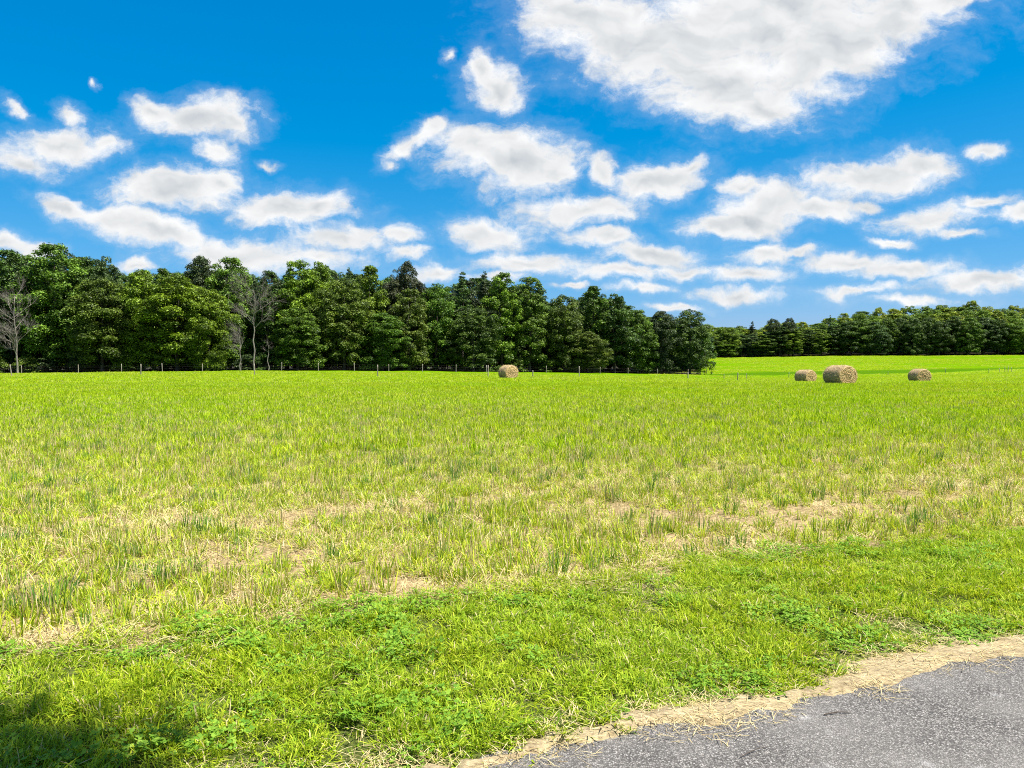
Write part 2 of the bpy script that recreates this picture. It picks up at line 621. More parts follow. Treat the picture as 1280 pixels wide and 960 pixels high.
msand, t, out = material("sandy_straw")
p = geo_pos(t)
st = t.mapping(p, rot=(0, 0, R(-22)), scl=(1, 3.2, 1))
c = t.ramp(t.noise(st, 30, 7, .72, .6), [(.32, (.07, .05, .03)), (.44, (.26, .20, .11)), (.56, (.41, .33, .19)), (.75, (.52, .44, .29))])
c = t.mix(t.step(t.noise(p, 5.5, 5, .65), .46, .64, 0, .55), c, t.ramp(t.noise(p, 90, 4, .7), [(.35, (.07, .05, .03)), (.65, (.30, .225, .13))]))
principled(t, out, c, .95, t.bump(t.noise(st, 60, 5, .75), .8, .012), .1)
o = link("sand_shoulder", strip_mesh("sand_shoulder", -14, 60, .03, lambda s: ragged(s, .12, 3, .09) - .09,
         lambda s: ragged(s, .23, 7, .13), .006, 8,
         lambda s, d, f: .022 * np.sin(f * math.pi) * (0.5 + fbm(s * 6, d * 30, 4))), msand)
tag(o, kind='structure')

# ------------------------------------------------------------------ grass built as instanced tufts on scattered points
rng = np.random.default_rng(7)


def blade_mesh(name, n, radius, h0, h1, w0, w1, lean, curl, lying=0.0, stiff=False, seed=0, segs=3, clump=1.0):
    r = np.random.default_rng(seed)
    rr = radius * r.random(n) ** (.5 * clump)
    th = r.random(n) * 2 * np.pi
    bx, by = rr * np.cos(th), rr * np.sin(th)
    h = h0 + (h1 - h0) * r.random(n)
    w = (w0 + (w1 - w0) * r.random(n)) * .5
    out_dir = th + r.normal(0, 1.0, n)
    face = out_dir + r.normal(0, .7, n) + np.pi / 2
    ln = np.abs(r.normal(lean, lean * .6 + .05, n))
    isly = r.random(n) < lying
    ln = np.where(isly, r.uniform(1.15, 1.5, n), ln)
    cu = np.abs(r.normal(curl, curl * .5, n))
    col = r.random(n)
    V = []
    T = []
    px, py, pz = bx.copy(), by.copy(), np.where(isly, r.random(n) * .02, -0.005)
    ang = ln.copy()
    for k in range(segs + 1):
        f = k / segs
        ww = w * ((1 - f * .35) if stiff else (1 - f ** 2.2) + .06)
        V.append(np.stack([px - np.cos(face) * ww, py - np.sin(face) * ww, pz], -1))
        V.append(np.stack([px + np.cos(face) * ww, py + np.sin(face) * ww, pz], -1))
        T += [np.full(n, f)] * 2
        st = h / segs
        px = px + np.cos(out_dir) * np.sin(ang) * st
        py = py + np.sin(out_dir) * np.sin(ang) * st
        pz = np.maximum(pz + np.cos(ang) * st, 0.002)
        ang = np.where(isly, np.minimum(ang + .1, 1.57), ang + cu / segs)
    V = np.stack(V, 1)            # n, 2(segs+1), 3
    T = np.stack(T, 1)
    nv = 2 * (segs + 1)
    b = (np.arange(n) * nv)[:, None]
    F = []
    for k in range(segs):
        F.append(np.concatenate([b + 2 * k, b + 2 * k + 1, b + 2 * k + 3, b + 2 * k + 2], 1))
    F = np.stack(F, 1).reshape(-1, 4)
    return np_mesh(name, V.reshape(-1, 3), F, True, {'shade': ('POINT', np.repeat(col, nv)), 'tip': ('POINT', T.ravel())})


def leafy_mesh(name, n, radius, size, hmax, seed):
    """low weeds: little rounded leaves held just above the ground"""
    r = np.random.default_rng(seed)
    V = []
    F = []
    S = []
    k = 0
    for i in range(n):
        rr, th = radius * math.sqrt(r.random()), r.random() * 6.283
        c = np.array([rr * math.cos(th), rr * math.sin(th), hmax * (.4 + .6 * r.random())])
        for j in range(3):
            a = th + j * 2.094 + r.normal(0, .3)
            d = np.array([math.cos(a), math.sin(a), r.uniform(-.1, .45)])
            sd_ = np.array([-math.sin(a), math.cos(a), r.normal(0, .25)])
            s = size * r.uniform(.7, 1.3)
            q = [c, c + d * s * .5 + sd_ * s * .42, c + d * s, c + d * s * .5 - sd_ * s * .42]
            V += q
            F.append((k, k + 1, k + 2, k + 3))
            S += [r.random()] * 4
            k += 4
    return np_mesh(name, np.array(V), np.array(F), False, {'shade': ('POINT', S), 'tip': ('POINT', np.full(len(S), .6))})


def blade_material(name, greens, dry, dry_share, root, trans=.35, patch=None, rough=.6):
    m, t, out = material(name)
    a = t.n.new('ShaderNodeAttribute')
    a.attribute_name = 'shade'
    b = t.n.new('ShaderNodeAttribute')
    b.attribute_name = 'tip'
    p = geo_pos(t)
    flat = t.vmath('MULTIPLY', p, (1, 1, 0))
    sh = a.outputs['Fac']
    base = t.ramp(t.math('FRACT', t.math('MULTIPLY', sh, 7.31)), [(0, greens[0]), (.5, greens[1]), (1, greens[2])])
    # patches of yellower and greener growth
    if patch:
        base = t.mix(t.step(t.noise(flat, patch[0], 4, .6), .38, .64), base, t.mix(1.0, base, patch[1], 'MULTIPLY'))
    local = t.noise(flat, 1.3, 3, .6)
    dr = t.math('LESS_THAN', sh, t.math('MULTIPLY', t.step(local, .3, .7, .35, 1.65), dry_share))
    dcol = t.ramp(t.math('FRACT', t.math('MULTIPLY', sh, 31.7)), [(0, dry[0]), (1, dry[1])])
    col = t.mix(dr, base, dcol)
    col = t.mix(t.step(b.outputs['Fac'], 0, .45, .75, 0), col, (*root, 1))
    d = t.n.new('ShaderNodeBsdfPrincipled')
    t.l.new(col, d.inputs['Base Color'])
    d.inputs['Roughness'].default_value = rough
    d.inputs['Specular IOR Level'].default_value = .12
    tr = t.n.new('ShaderNodeBsdfTranslucent')
    t.l.new(t.mix(1.0, col, (1.25, 1.2, .5), 'MULTIPLY'), tr.inputs['Color'])
    mx = t.n.new('ShaderNodeMixShader')
    mx.inputs[0].default_value = trans
    t.l.new(d.outputs[0], mx.inputs[1])
    t.l.new(tr.outputs[0], mx.inputs[2])
    t.l.new(mx.outputs[0], out.inputs['Surface'])
    return m


DRY = ((.50, .39, .20), (.66, .55, .33))
m_lawn = blade_material("verge_blades", ((.10, .22, .008), (.27, .385, .012), (.44, .53, .055)), DRY, .06, (.20, .26, .03), .38, (0.9, (1.12, 1.02, .7)))
m_stub = blade_material("stubble_blades", ((.09, .20, .02), (.35, .43, .022), (.54, .58, .065)), DRY, .14, (.34, .35, .07), .34, (0.25, (1.05, 1.08, .7)))
m_far = blade_material("hay_blades", ((.17, .28, .003), (.34, .44, .005), (.50, .56, .025)), DRY, .03, (.19, .28, .01), .38, (0.12, (.86, 1.0, .6)))
m_straw = blade_material("straw_blades", ((.46, .36, .17), (.58, .47, .24), (.68, .58, .34)), ((.24, .17, .08), (.42, .32, .15)), .25, (.46, .38, .17), .2)
m_weed = blade_material("weed_leaves", ((.10, .22, .02), (.16, .30, .025), (.24, .38, .04)), ((.20, .35, .03), (.3, .42, .06)), .1, (.15, .28, .03), .4)


m_dark = blade_material("dark_clump_blades", ((.055, .15, .03), (.11, .23, .035), (.22, .34, .05)), DRY, .10, (.2, .24, .05), .3)


def instancer(name, sources, pts, rot, scl, pick, label_kind='stuff'):
    me = bpy.data.meshes.new(name)
    me.vertices.add(len(pts))
    me.vertices.foreach_set('co', np.asarray(pts, np.float32).ravel())
    for an, ty, vals, key in (('rot', 'FLOAT_VECTOR', rot, 'vector'), ('scl', 'FLOAT_VECTOR', scl, 'vector'), ('pick', 'INT', pick, 'value')):
        a = me.attributes.new(an, ty, 'POINT')
        a.data.foreach_set(key, np.asarray(vals, np.int32 if ty == 'INT' else np.float32).ravel())
    me.update()
    o = bpy.data.objects.new(name, me)
    COL.objects.link(o)
    coll = bpy.data.collections.new(name + "_tufts")
    for i, (sm, mt) in enumerate(sources):
        if len(sm.materials) == 0:
            sm.materials.append(mt)
        so = bpy.data.objects.new("%s_tuft_%02d" % (name, i), sm)
        coll.objects.link(so)
    ng = bpy.data.node_groups.new(name + "_scatter", 'GeometryNodeTree')
    ng.interface.new_socket('Geometry', in_out='INPUT', socket_type='NodeSocketGeometry')
    ng.interface.new_socket('Geometry', in_out='OUTPUT', socket_type='NodeSocketGeometry')
    N, L = ng.nodes, ng.links
    gi = N.new('NodeGroupInput')
    go = N.new('NodeGroupOutput')
    ci = N.new('GeometryNodeCollectionInfo')
    ci.inputs['Collection'].default_value = coll
    ci.inputs['Separate Children'].default_value = True
    ci.inputs['Reset Children'].default_value = True
    ip = N.new('GeometryNodeInstanceOnPoints')
    ip.inputs['Pick Instance'].default_value = True

    def na(nm, ty):
        x = N.new('GeometryNodeInputNamedAttribute')
        x.data_type = ty
        x.inputs['Name'].default_value = nm
        return x.outputs['Attribute']
    L.new(gi.outputs[0], ip.inputs['Points'])
    L.new(ci.outputs[0], ip.inputs['Instance'])
    L.new(na('pick', 'INT'), ip.inputs['Instance Index'])
    L.new(na('rot', 'FLOAT_VECTOR'), ip.inputs['Rotation'])
    L.new(na('scl', 'FLOAT_VECTOR'), ip.inputs['Scale'])
    L.new(ip.outputs[0], go.inputs[0])
    md = o.modifiers.new("scatter", 'NODES')
    md.node_group = ng
    tag(o, kind='stuff')
    return o


def scatter_wedge(y0, y1, per_m2, amax=.86, seed=1, power=None):
    """points in the wedge in front of the camera, |x| < amax*y + 2.5"""
    r = np.random.default_rng(seed)
    xm = amax * y1 + 2.5
    area = 2 * xm * (y1 - y0)
    n = int(area * per_m2)
    x = r.uniform(-xm, xm, n)
    y = r.uniform(y0, y1, n)
    k = np.abs(x) < amax * y + 2.5
    return x[k], y[k]


def finish(x, y, smin, smax, tilt=.12, hscale=None, seed=3, zoff=0.0):
    r = np.random.default_rng(seed)
    n = len(x)
    pts = np.stack([x, y, gz(x, y) + zoff], -1)
    rot = np.stack([r.normal(0, tilt, n), r.normal(0, tilt, n), r.uniform(0, 6.283, n)], -1)
    s = r.uniform(smin, smax, n)
    hz = s if hscale is None else s * hscale
    return pts, rot, np.stack([s, s, hz], -1)


# mown verge
lawn_src = [(blade_mesh("verge_tuft", 150, .13, .025, .078, .0032, .0070, .70, 1.1, .18, seed=i), m_lawn) for i in range(7)]
lawn_src += [(leafy_mesh("weed_tuft", 44, .11, .016, .055, 60 + i), m_weed) for i in range(3)]
x, y = scatter_wedge(1.2, 11.0, 130, 1.0, 11)
d, s = road_d(x, y), road_s(x, y)
edge = ragged(s, .12, 7, .16)
r = np.random.default_rng(4)
thin = fbm(x * 1.7, y * 1.7, 21)
keep = (d > edge) & (d < verge_edge(s) + .12 * r.normal(size=len(x))) & (r.random(len(x)) < np.clip((d - edge) * 5 + .12, 0, 1)) & (r.random(len(x)) < np.clip((thin - .22) * 6, .25, 1))
x, y, d, s, edge = x[keep], y[keep], d[keep], s[keep], edge[keep]
hs_ = np.clip(.45 + (d - edge) * 1.2, .45, 1.0) * (0.7 + .7 * fbm(x * 1.1, y * 1.1, 8))
weedy = fbm(x * 1.4, y * 1.4, 33) + .15 * (d < edge + .35)
r = np.random.default_rng(5)
pick = np.where(r.random(len(x)) < np.clip((weedy - .52) * 1.8, .03, .3), 7 + r.integers(0, 3, len(x)), r.integers(0, 7, len(x)))
pts, rot, scl = finish(x, y, .8, 1.25, .18, hs_, 6)
o = instancer("verge_grass", lawn_src, pts, rot, scl, pick)
tag(o, "short bright green mown grass between the stubble and the road", "grass")

# dry straw lying on the shoulder, in the verge gaps and in the stubble
straw_src = [(blade_mesh("straw_tuft", 50, .12, .02, .085, .0018, .0034, 1.35, .3, .95, stiff=True, seed=80 + i), m_straw) for i in range(4)]
straw_src += [(blade_mesh("straw_tuft", 110, .24, .04, .15, .003, .0055, 1.0, .4, .75, stiff=True, seed=90 + i), m_straw) for i in range(3)]
x1, y1 = scatter_wedge(1.2, 8.5, 110, 1.0, 41)
d, s = road_d(x1, y1), road_s(x1, y1)
r = np.random.default_rng(8)
k = (d > .08 + .06 * r.normal(size=len(x1))) & (((d < ragged(s, .29, 7, .13)) & (r.random(len(x1)) < .9)) | ((d < verge_edge(s)) & (fbm(x1 * 1.7, y1 * 1.7, 21) < .33) & (r.random(len(x1)) < .3)))
x1, y1 = x1[k], y1[k]
x2, y2 = scatter_wedge(3.5, 26, 30, .9, 42)
d, s = road_d(x2, y2), road_s(x2, y2)
dryness = np.clip(1.05 - (d - 2.2) / 6.0, .06, 1) * np.clip((fbm(x2 * .35, y2 * .9, 51) - .38) * 4, .10, 1.1)
dryness = dryness * np.clip(2.1 - fbm(s * .18, d * 1.05, 300, 2) * 2.4, .35, 1.7)
k = (d > verge_edge(s) - .15) & (r.random(len(x2)) < dryness)
x2, y2 = x2[k], y2[k]
xx, yy = np.concatenate([x1, x2]), np.concatenate([y1, y2])
pts, rot, scl = finish(xx, yy, .8, 1.3, .06, None, 9, .006)
pick = np.concatenate([r.integers(0, 4, len(x1)), 4 + r.integers(0, 3, len(x2))])
o = instancer("dry_straw", straw_src, pts, rot, scl, pick)
tag(o, "dry cut straw lying over the stubble and along the road edge", "straw")

# stubble field, near and middle
stub_src = [(blade_mesh("stubble_tuft", 30, .05, .05, .145, .0045, .0090, .22, .3, .06, seed=120 + i, clump=1.2), m_stub) for i in range(5)]
stub_src += [(blade_mesh("stubble_tuft", 34, .10, .04, .12, .0045, .0085, .65, 1.0, .2, seed=130 + i), m_stub) for i in range(4)]
stub_src += [(blade_mesh("stubble_tuft", 14, .06, .08, .17, .004, .006, .14, .05, .05, stiff=True, seed=140 + i), m_straw) for i in range(2)]
stub_src += [(blade_mesh("clump_tuft", 30, .06, .07, .18, .005, .010, .14, .2, .04, seed=150 + i), m_dark) for i in range(3)]
x, y = scatter_wedge(3.0, 30, 95, .86, 71)
d, s = road_d(x, y), road_s(x, y)
r = np.random.default_rng(10)
g = fbm(x * .45, y * 1.1, 91)
gy = np.clip((d - 2.2) / 10.0, 0, 1)
densf = np.clip((g - .40) * 3.6 + .60 + gy * 1.3, .22, 1.0) * np.interp(y, [4, 12, 30], [1.0, .85, .5])
rowb = fbm(s * .18, d * 1.05, 300, 2)
densf = densf * np.clip(.60 + (rowb - .30) * 2.4, .45, 1.3)
k = (d > verge_edge(s) + .05) & (r.random(len(x)) < densf)
x, y, d, g, s = x[k], y[k], d[k], g[k], s[k]
upr = r.random(len(x)) < .30
pick = np.where(upr, r.integers(0, 5, len(x)), np.where(r.random(len(x)) < .12, 9 + r.integers(0, 2, len(x)), 5 + r.integers(0, 4, len(x))))
dk = (r.random(len(x)) < 0.018 + .09 * (fbm(x * 1.6, y * 1.6, 400, 2) > .68)) & (y < 26)
pick = np.where(dk, 11 + r.integers(0, 3, len(x)), pick)
pts, rot, scl = finish(x, y, .8, 1.4, .13, (.6 + .8 * fbm(x * .9, y * 1.5, 14)), 12)
o = instancer("stubble_grass", stub_src, pts, rot, scl, pick)
tag(o, "patchy green and straw coloured stubble of the cut hay field", "stubble")

# hay field towards the wood, coarser tufts
far_src = [(blade_mesh("hay_tuft", 60, .34, .07, .19, .012, .022, .35, .5, .08, seed=160 + i, segs=2), m_far) for i in range(6)]
far_src += [(blade_mesh("hay_tuft", 34, .30, .08, .22, .012, .02, .3, .4, .25, seed=170 + i, segs=2), m_stub) for i in range(3)]
xa, ya = scatter_wedge(11, 60, 11, .82, 201)
xb, yb = scatter_wedge(60, 150, 3.2, .80, 202)
r = np.random.default_rng(13)
ka = r.random(len(xa)) < np.clip((ya - 11) / 12, 0, 1)
xa, ya = xa[ka], ya[ka]
kb = (yb < 118 + .06 * (xb + 80)) | (xb > 38)
xb, yb = xb[kb], yb[kb]
xc, yc = scatter_wedge(150, 312, 1.1, .84, 203)
dd_ = yc - 149 - .42 * xc
kc = (xc > .20 * yc - 3) & ~((dd_ > -5) & (dd_ < 15) & (xc > 40)) & (vnoise(xc * .03, yc * .22, 4) > .38)
xc, yc = xc[kc], yc[kc]
x, y = np.concatenate([xa, xb, xc]), np.concatenate([ya, yb, yc])
g = fbm(x * .12, y * .3, 61)
sc = np.where(y > 150, 2.2, np.where(y > 60, 1.35, 1.0))
drier = r.random(len(x)) < np.clip((g - .42) * 2.4 + np.interp(y, [14, 40, 80], [.22, .02, 0]), .02, .5)
pick = np.where(drier, 6 + r.integers(0, 3, len(x)), r.integers(0, 6, len(x)))
pts, rot, scl = finish(x, y, .8, 1.35, .1, np.interp(y, [14, 60, 150], [.95, .85, .7]), 15)
scl[:, :2] *= sc[:, None]
o = instancer("hay_field_grass", far_src, pts, rot, scl, pick)
tag(o, "bright yellow green grass of the field towards the wood", "grass")

# ------------------------------------------------------------------ bark and foliage materials
def bark(name, a, b):
    m, t, out = material(name)
    tcn = t.n.new('ShaderNodeTexCoord')
    q = t.mapping(tcn.outputs['Object'], scl=(1, 1, .18))
    n = t.noise(q, 7, 6, .7)
    principled(t, out, t.mix(t.step(n, .35, .65), a, b), .92, t.bump(n, .8, .04), .15)
    return m


m_bark = bark("grey_brown_bark", (.035, .028, .022), (.10, .085, .068))
m_dead = bark("bleached_dead_wood", (.09, .078, .068), (.25, .222, .19))
m_post = bark("weathered_post_wood", (.14, .12, .095), (.32, .285, .235))
m_wire, t, out = material("fence_wire")
b = principled(t, out, (.08, .075, .07), .6)
b.inputs['Metallic'].default_value = .6


def foliage(name):
    m, t, out = material(name)
    oi = t.n.new('ShaderNodeObjectInfo')
    a = t.n.new('ShaderNodeAttribute')
    a.attribute_name = 'shade'
    c = t.n.new('ShaderNodeAttribute')
    c.attribute_name = 'clump'
    f = t.step(a.outputs['Fac'], 0, 1, .5, 1.75, False)
    f2 = t.step(c.outputs['Fac'], 0, 1, .62, 1.45, False)
    col = t.vmath('SCALE', oi.outputs['Color'], scale=t.math('MULTIPLY', f, f2))
    col = t.mix(t.math('MULTIPLY', c.outputs['Fac'], .35), col, t.mix(1.0, col, (1.35, 1.05, .6), 'MULTIPLY'))
    d = t.n.new('ShaderNodeBsdfPrincipled')
    t.l.new(col, d.inputs['Base Color'])
    d.inputs['Roughness'].default_value = .5
    d.inputs['Specular IOR Level'].default_value = .2
    tr = t.n.new('ShaderNodeBsdfTranslucent')
    t.l.new(t.mix(1.0, col, (1.3, 1.25, .4), 'MULTIPLY'), tr.inputs['Color'])
    mx = t.n.new('ShaderNodeMixShader')
    mx.inputs[0].default_value = .15
    t.l.new(d.outputs[0], mx.inputs[1])
    t.l.new(tr.outputs[0], mx.inputs[2])
    t.l.new(mx.outputs[0], out.inputs['Surface'])
    return m


m_leaf = foliage("tree_leaves")


# ------------------------------------------------------------------ tree meshes (unit sizes: 20 m tall)
def leaf_cloud(centers, radii, per, size, seed, flat=.62, up=.42, hollow=.60):
    r = np.random.default_rng(seed)
    C = []
    Rr = []
    K = []
    for i, (c, rad) in enumerate(zip(centers, radii)):
        n = int(per * (rad / 1.3) ** 2)
        C.append(np.repeat([c], n, 0))
        Rr.append(np.full(n, rad))
        K.append(np.full(n, r.random()))
    C = np.concatenate(C)
    Rr = np.concatenate(Rr)
    K = np.concatenate(K)
    n = len(C)
    d = r.normal(size=(n, 3))
    d /= np.linalg.norm(d, axis=1)[:, None]
    flip = (d[:, 2] < -.2) & (r.random(n) < .75)
    d[flip, 2] *= -1
    rad = Rr * (hollow + (1.06 - hollow) * r.random(n) ** .7)
    pos = C + d * rad[:, None] * np.array([1, 1, flat])
    pos += r.normal(0, .07, (n, 3))
    nrm = d * (1 - up) + np.array([0, 0, up]) + r.normal(0, .42, (n, 3))
    nrm /= np.linalg.norm(nrm, axis=1)[:, None]
    a = np.cross(nrm, r.normal(size=(n, 3)))
    a /= np.linalg.norm(a, axis=1)[:, None] + 1e-9
    b = np.cross(nrm, a)
    s = (size * r.uniform(.65, 1.35, n))[:, None]
    V = np.stack([pos - a * s * .55, pos + b * s * .34, pos + a * s * .55, pos - b * s * .34], 1).reshape(-1, 3)
    F = np.arange(4 * n).reshape(-1, 4)
    sh = np.repeat(r.random(n), 4)
    return V, F, sh, np.repeat(K, 4)


def crown_mesh(name, seed, H=20., Rw=4.6, base=2.0, shape='broad', nclump=90, per=300, size=.34):
    r = np.random.default_rng(seed)
    cs, rs = [], []
    ph = r.random(6) * 6.283
    for i in range(nclump):
        tt = r.random() ** .85
        if shape == 'broad':
            e = (max(0.0, 1 - abs(2 * tt - .85) ** 2.6 / 1.5)) ** .6
            e = max(e, .25)
        elif shape == 'tall':
            e = math.sin(math.pi * min(1, (tt * .86 + .12))) ** .55
        elif shape == 'shrub':
            e = math.sqrt(max(.05, 1 - tt ** 2))
        else:     # conifer
            e = (1 - tt) ** .8 + .06
        az = r.random() * 6.283
        lob = 1 + .20 * math.sin(2 * az + ph[0] + tt * 3) + .16 * math.sin(3 * az + ph[1] - tt * 5)
        rr = Rw * e * lob * (.22 + .74 * r.random() ** .5)
        z = base + (H - base) * tt
        rad = (Rw * (.12 + .17 * r.random() ** 1.6)) if shape != 'conifer' else (Rw * r.uniform(.16, .26) * (1.2 - .5 * tt))
        if tt > .85 and shape != 'shrub':
            rad *= .7
        cs.append((rr * math.cos(az), rr * math.sin(az), z - rad * .4))
        rs.append(rad)
    V, F, sh, K = leaf_cloud(cs, rs, per, size, seed + 500, flat=.9 if shape != 'conifer' else .42)
    return np_mesh(name, V, F, False, {'shade': ('POINT', sh), 'clump': ('POINT', K)})


def trunk_mesh(name, seed, H=20., Rw=4.6, base=2.0, r0=.28):
    r = random.Random(seed)
    ts = TubeSet()
    pts = []
    x = y = 0
    for i in range(8):
        f = i / 7
        pts.append((x, y, f * H * .86 - .3 * (i == 0)))
        x += r.uniform(-.18, .18)
        y += r.uniform(-.18, .18)
    rad = [r0 * (1.25 if i == 0 else 1) * (1 - .85 * i / 7) for i in range(8)]
    ts.tube(pts, rad, 7)
    for k in range(9):
        f = r.uniform(.2, .8)
        j = f * 7
        i = int(j)
        p0 = Vector(pts[i]).lerp(Vector(pts[i + 1]), j - i)
        az = r.uniform(0, 6.283)
        L = Rw * r.uniform(.5, .8) * (1.1 - f * .6)
        p1 = p0 + Vector((math.cos(az) * L * .5, math.sin(az) * L * .5, L * .35))
        p2 = p0 + Vector((math.cos(az) * L, math.sin(az) * L, L * .62))
        rr = r0 * (1 - .8 * f) * .5
        ts.tube([p0, p1, p2], [rr, rr * .6, rr * .2], 5)
    return ts.mesh(name)


VAR = {}
for k in range(5):
    VAR['broad', k] = (crown_mesh("crown", 10 + k, 20, 4.7 + .3 * (k % 3), 1.2 + .5 * (k % 2), 'broad', 250, 360, .27),
                       trunk_mesh("trunk", 10 + k))
for k in range(4):
    VAR['tall', k] = (crown_mesh("crown", 30 + k, 20, 3.5 + .25 * k, 2.2, 'tall', 215, 430, .27), trunk_mesh("trunk", 30 + k, Rw=3.6))
for k in range(2):
    VAR['conifer', k] = (crown_mesh("crown", 50 + k, 20, 3.5, 2.0, 'conifer', 130, 420, .24), trunk_mesh("trunk", 50 + k, Rw=2.4))
for k in range(3):
    VAR['shrub', k] = (crown_mesh("crown", 70 + k, 4, 2.4, .2, 'shrub', 34, 450, .22), trunk_mesh("stems", 70 + k, H=3.4, Rw=2, r0=.06))
for v in VAR.values():
    v[0].materials.append(m_leaf)
    v[1].materials.append(m_bark)

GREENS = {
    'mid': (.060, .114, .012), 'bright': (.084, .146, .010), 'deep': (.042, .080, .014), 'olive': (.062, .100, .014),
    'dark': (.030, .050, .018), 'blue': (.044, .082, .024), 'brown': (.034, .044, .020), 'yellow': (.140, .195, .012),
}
rt = random.Random(3)


def tree(shape, var, x, y, height, wscale, green, label, group=None, name=None, cat='tree', jitter=.12):
    z = float(gz(x, y))
    H0 = 4.0 if shape == 'shrub' else 20.0
    s = height / H0
    e = empty(name or {'broad': 'broadleaf_tree', 'tall': 'tall_tree', 'conifer': 'pine_tree', 'shrub': 'shrub'}[shape], (x, y, z), rt.uniform(0, 6.283))
    e.scale = (s * wscale, s * wscale, s)
    cm, tm = VAR[shape, var]
    tr_ = bpy.data.objects.new('stems' if shape == 'shrub' else 'trunk', tm)
    COL.objects.link(tr_)
    tr_.parent = e
    cr = bpy.data.objects.new('crown', cm)
    COL.objects.link(cr)
    cr.parent = e
    g = GREENS[green]
    j = 1 + rt.uniform(-jitter, jitter)
    cr.color = (g[0] * j * (1 + rt.uniform(-.08, .08)), g[1] * j, g[2] * j, 1)
    tag(e, label, cat, group)
    return e


# wood edge line, distance for a photo column
def edgeY(u):
    return float(np.interp(u, [-400, 0, 330, 600, 890], [124, 127, 133, 152, 186]))


def tree_at(shape, var, u, vtop, dy, wpx, green, label, group=None, **kw):
    """stand a tree so that its top reaches photo row vtop; wpx is the crown's width in photo pixels"""
    Yd = edgeY(u) + dy
    x = (u - 640) / FPX * Yd
    top = at(u, vtop, Yd)[2]
    h = top - float(gz(x, Yd))
    base_w = {'broad': 10.0, 'tall': 8.0, 'conifer': 7.0, 'shrub': 5.0}[shape]
    H0 = 4.0 if shape == 'shrub' else 20.0
    w = wpx / FPX * Yd / (base_w * h / H0)
    return tree(shape, var, x, Yd, h, w, green, label, group, **kw)


GE = "trees along the edge of the wood"
# (shape, variant, u, top row, depth behind the edge, width px, colour, label)
EDGE = [
    ('tall', 0, -60, 318, 3, 75, 'deep', "dark green tree at the left end of the wood edge, partly out of the picture"),
    ('tall', 1, 14, 313, 7, 62, 'deep', "tall dark tree rising behind the bare grey tree at the far left"),
    ('broad', 0, 68, 306, 6, 92, 'mid', "tallest broad tree of the wood, first right of the bare grey tree"),
    ('tall', 2, 108, 322, 9, 60, 'deep', "dark crown just right of the tallest tree in the wood"),
    ('broad', 1, 128, 350, 1, 78, 'olive', "lower olive green tree in front, between the first and third fence posts"),
    ('tall', 3, 134, 320, 7, 48, 'blue', "narrow blue green crown just left of the first gap in the skyline"),
    ('broad', 2, 178, 339, 3, 62, 'bright', "bright green tree under the low gap of the skyline at the left"),
    ('tall', 0, 205, 336, 12, 40, 'mid', "small rounded crown peeping over the skyline right of the first gap"),
    ('broad', 3, 222, 345, 0, 92, 'bright', "broad sunlit bright green tree in front, left of the bare fan shaped tree"),
    ('broad', 4, 254, 322, 9, 66, 'dark', "dark crown high on the skyline behind the broad sunlit tree"),
    ('broad', 0, 288, 323, 7, 66, 'mid', "rounded mid green tree on the skyline left of the tall bare tree"),
    ('broad', 2, 262, 362, -1, 50, 'bright', "low bright green tree directly left of the low bare tree"),
    ('tall', 1, 338, 340, 5, 54, 'deep', "deep green tree behind the tall bare tree"),
    ('tall', 2, 374, 326, 4, 56, 'bright', "bright upright tree just right of the tall bare tree"),
    ('tall', 3, 400, 327, 6, 50, 'bright', "second bright upright tree right of the tall bare tree, its top notched"),
    ('broad', 1, 372, 385, -1, 66, 'mid', "low spreading green tree in front, right of the slim dead stem"),
    ('broad', 3, 430, 350, 0, 70, 'olive', "olive tinged tree in front, left of the post nearest the middle of the wood"),
    ('conifer', 0, 437, 333, 12, 36, 'blue', "thin topped blue green tree with sky showing through its top"),
    ('tall', 0, 462, 333, 6, 46, 'bright', "bright green crown on the skyline left of the dark round crown"),
    ('broad', 4, 508, 329, 8, 52, 'brown', "very dark round brownish crown standing above its neighbours"),
    ('broad', 0, 512, 362, 1, 58, 'olive', "olive green tree in front, below the dark round crown"),
    ('broad', 2, 478, 392, -2, 62, 'mid', "low leafy tree in front, behind the single dark footed post"),
    ('tall', 3, 545, 354, 4, 48, 'mid', "mid green tree in the dip right of the dark round crown"),
    ('conifer', 1, 578, 340, 6, 44, 'deep', "pointed tree, left one of the two spires in the middle of the skyline"),
    ('conifer', 0, 606, 338, 7, 40, 'dark', "dark pointed tree, right one of the two spires in the middle of the skyline"),
    ('tall', 1, 628, 342, 4, 48, 'bright', "bright green tree above the lone bale at the wood"),
    ('tall', 2, 662, 347, 4, 54, 'mid', "full green tree above and right of the lone bale"),
    ('broad', 3, 592, 385, -1, 60, 'deep', "dark low tree in front, left of the lone bale"),
    ('broad', 1, 705, 370, 2, 54, 'olive', "olive tree left of the open lacy topped tree"),
    ('tall', 0, 742, 358, 4, 46, 'mid', "tree with a lacy open top, halfway between the lone bale and the wood's end"),
    ('tall', 3, 768, 367, 2, 50, 'deep', "deep green rounded tree right of the lacy topped tree"),
    ('broad', 4, 735, 415, -3, 46, 'olive', "short olive tree in front, below the lacy topped tree"),
    ('broad', 0, 797, 388, 2, 46, 'mid', "lower green tree, third from the right end of the near wood"),
    ('broad', 2, 826, 390, 2, 46, 'dark', "dark tree, second from the right end of the near wood"),
    ('broad', 3, 862, 388, 0, 54, 'deep', "last tree at the right end of the near wood, its low boughs over the grass"),
    ('shrub', 0, 884, 425, -6, 26, 'mid', "sunlit low bough of leaves at the right end of the near wood"),
]
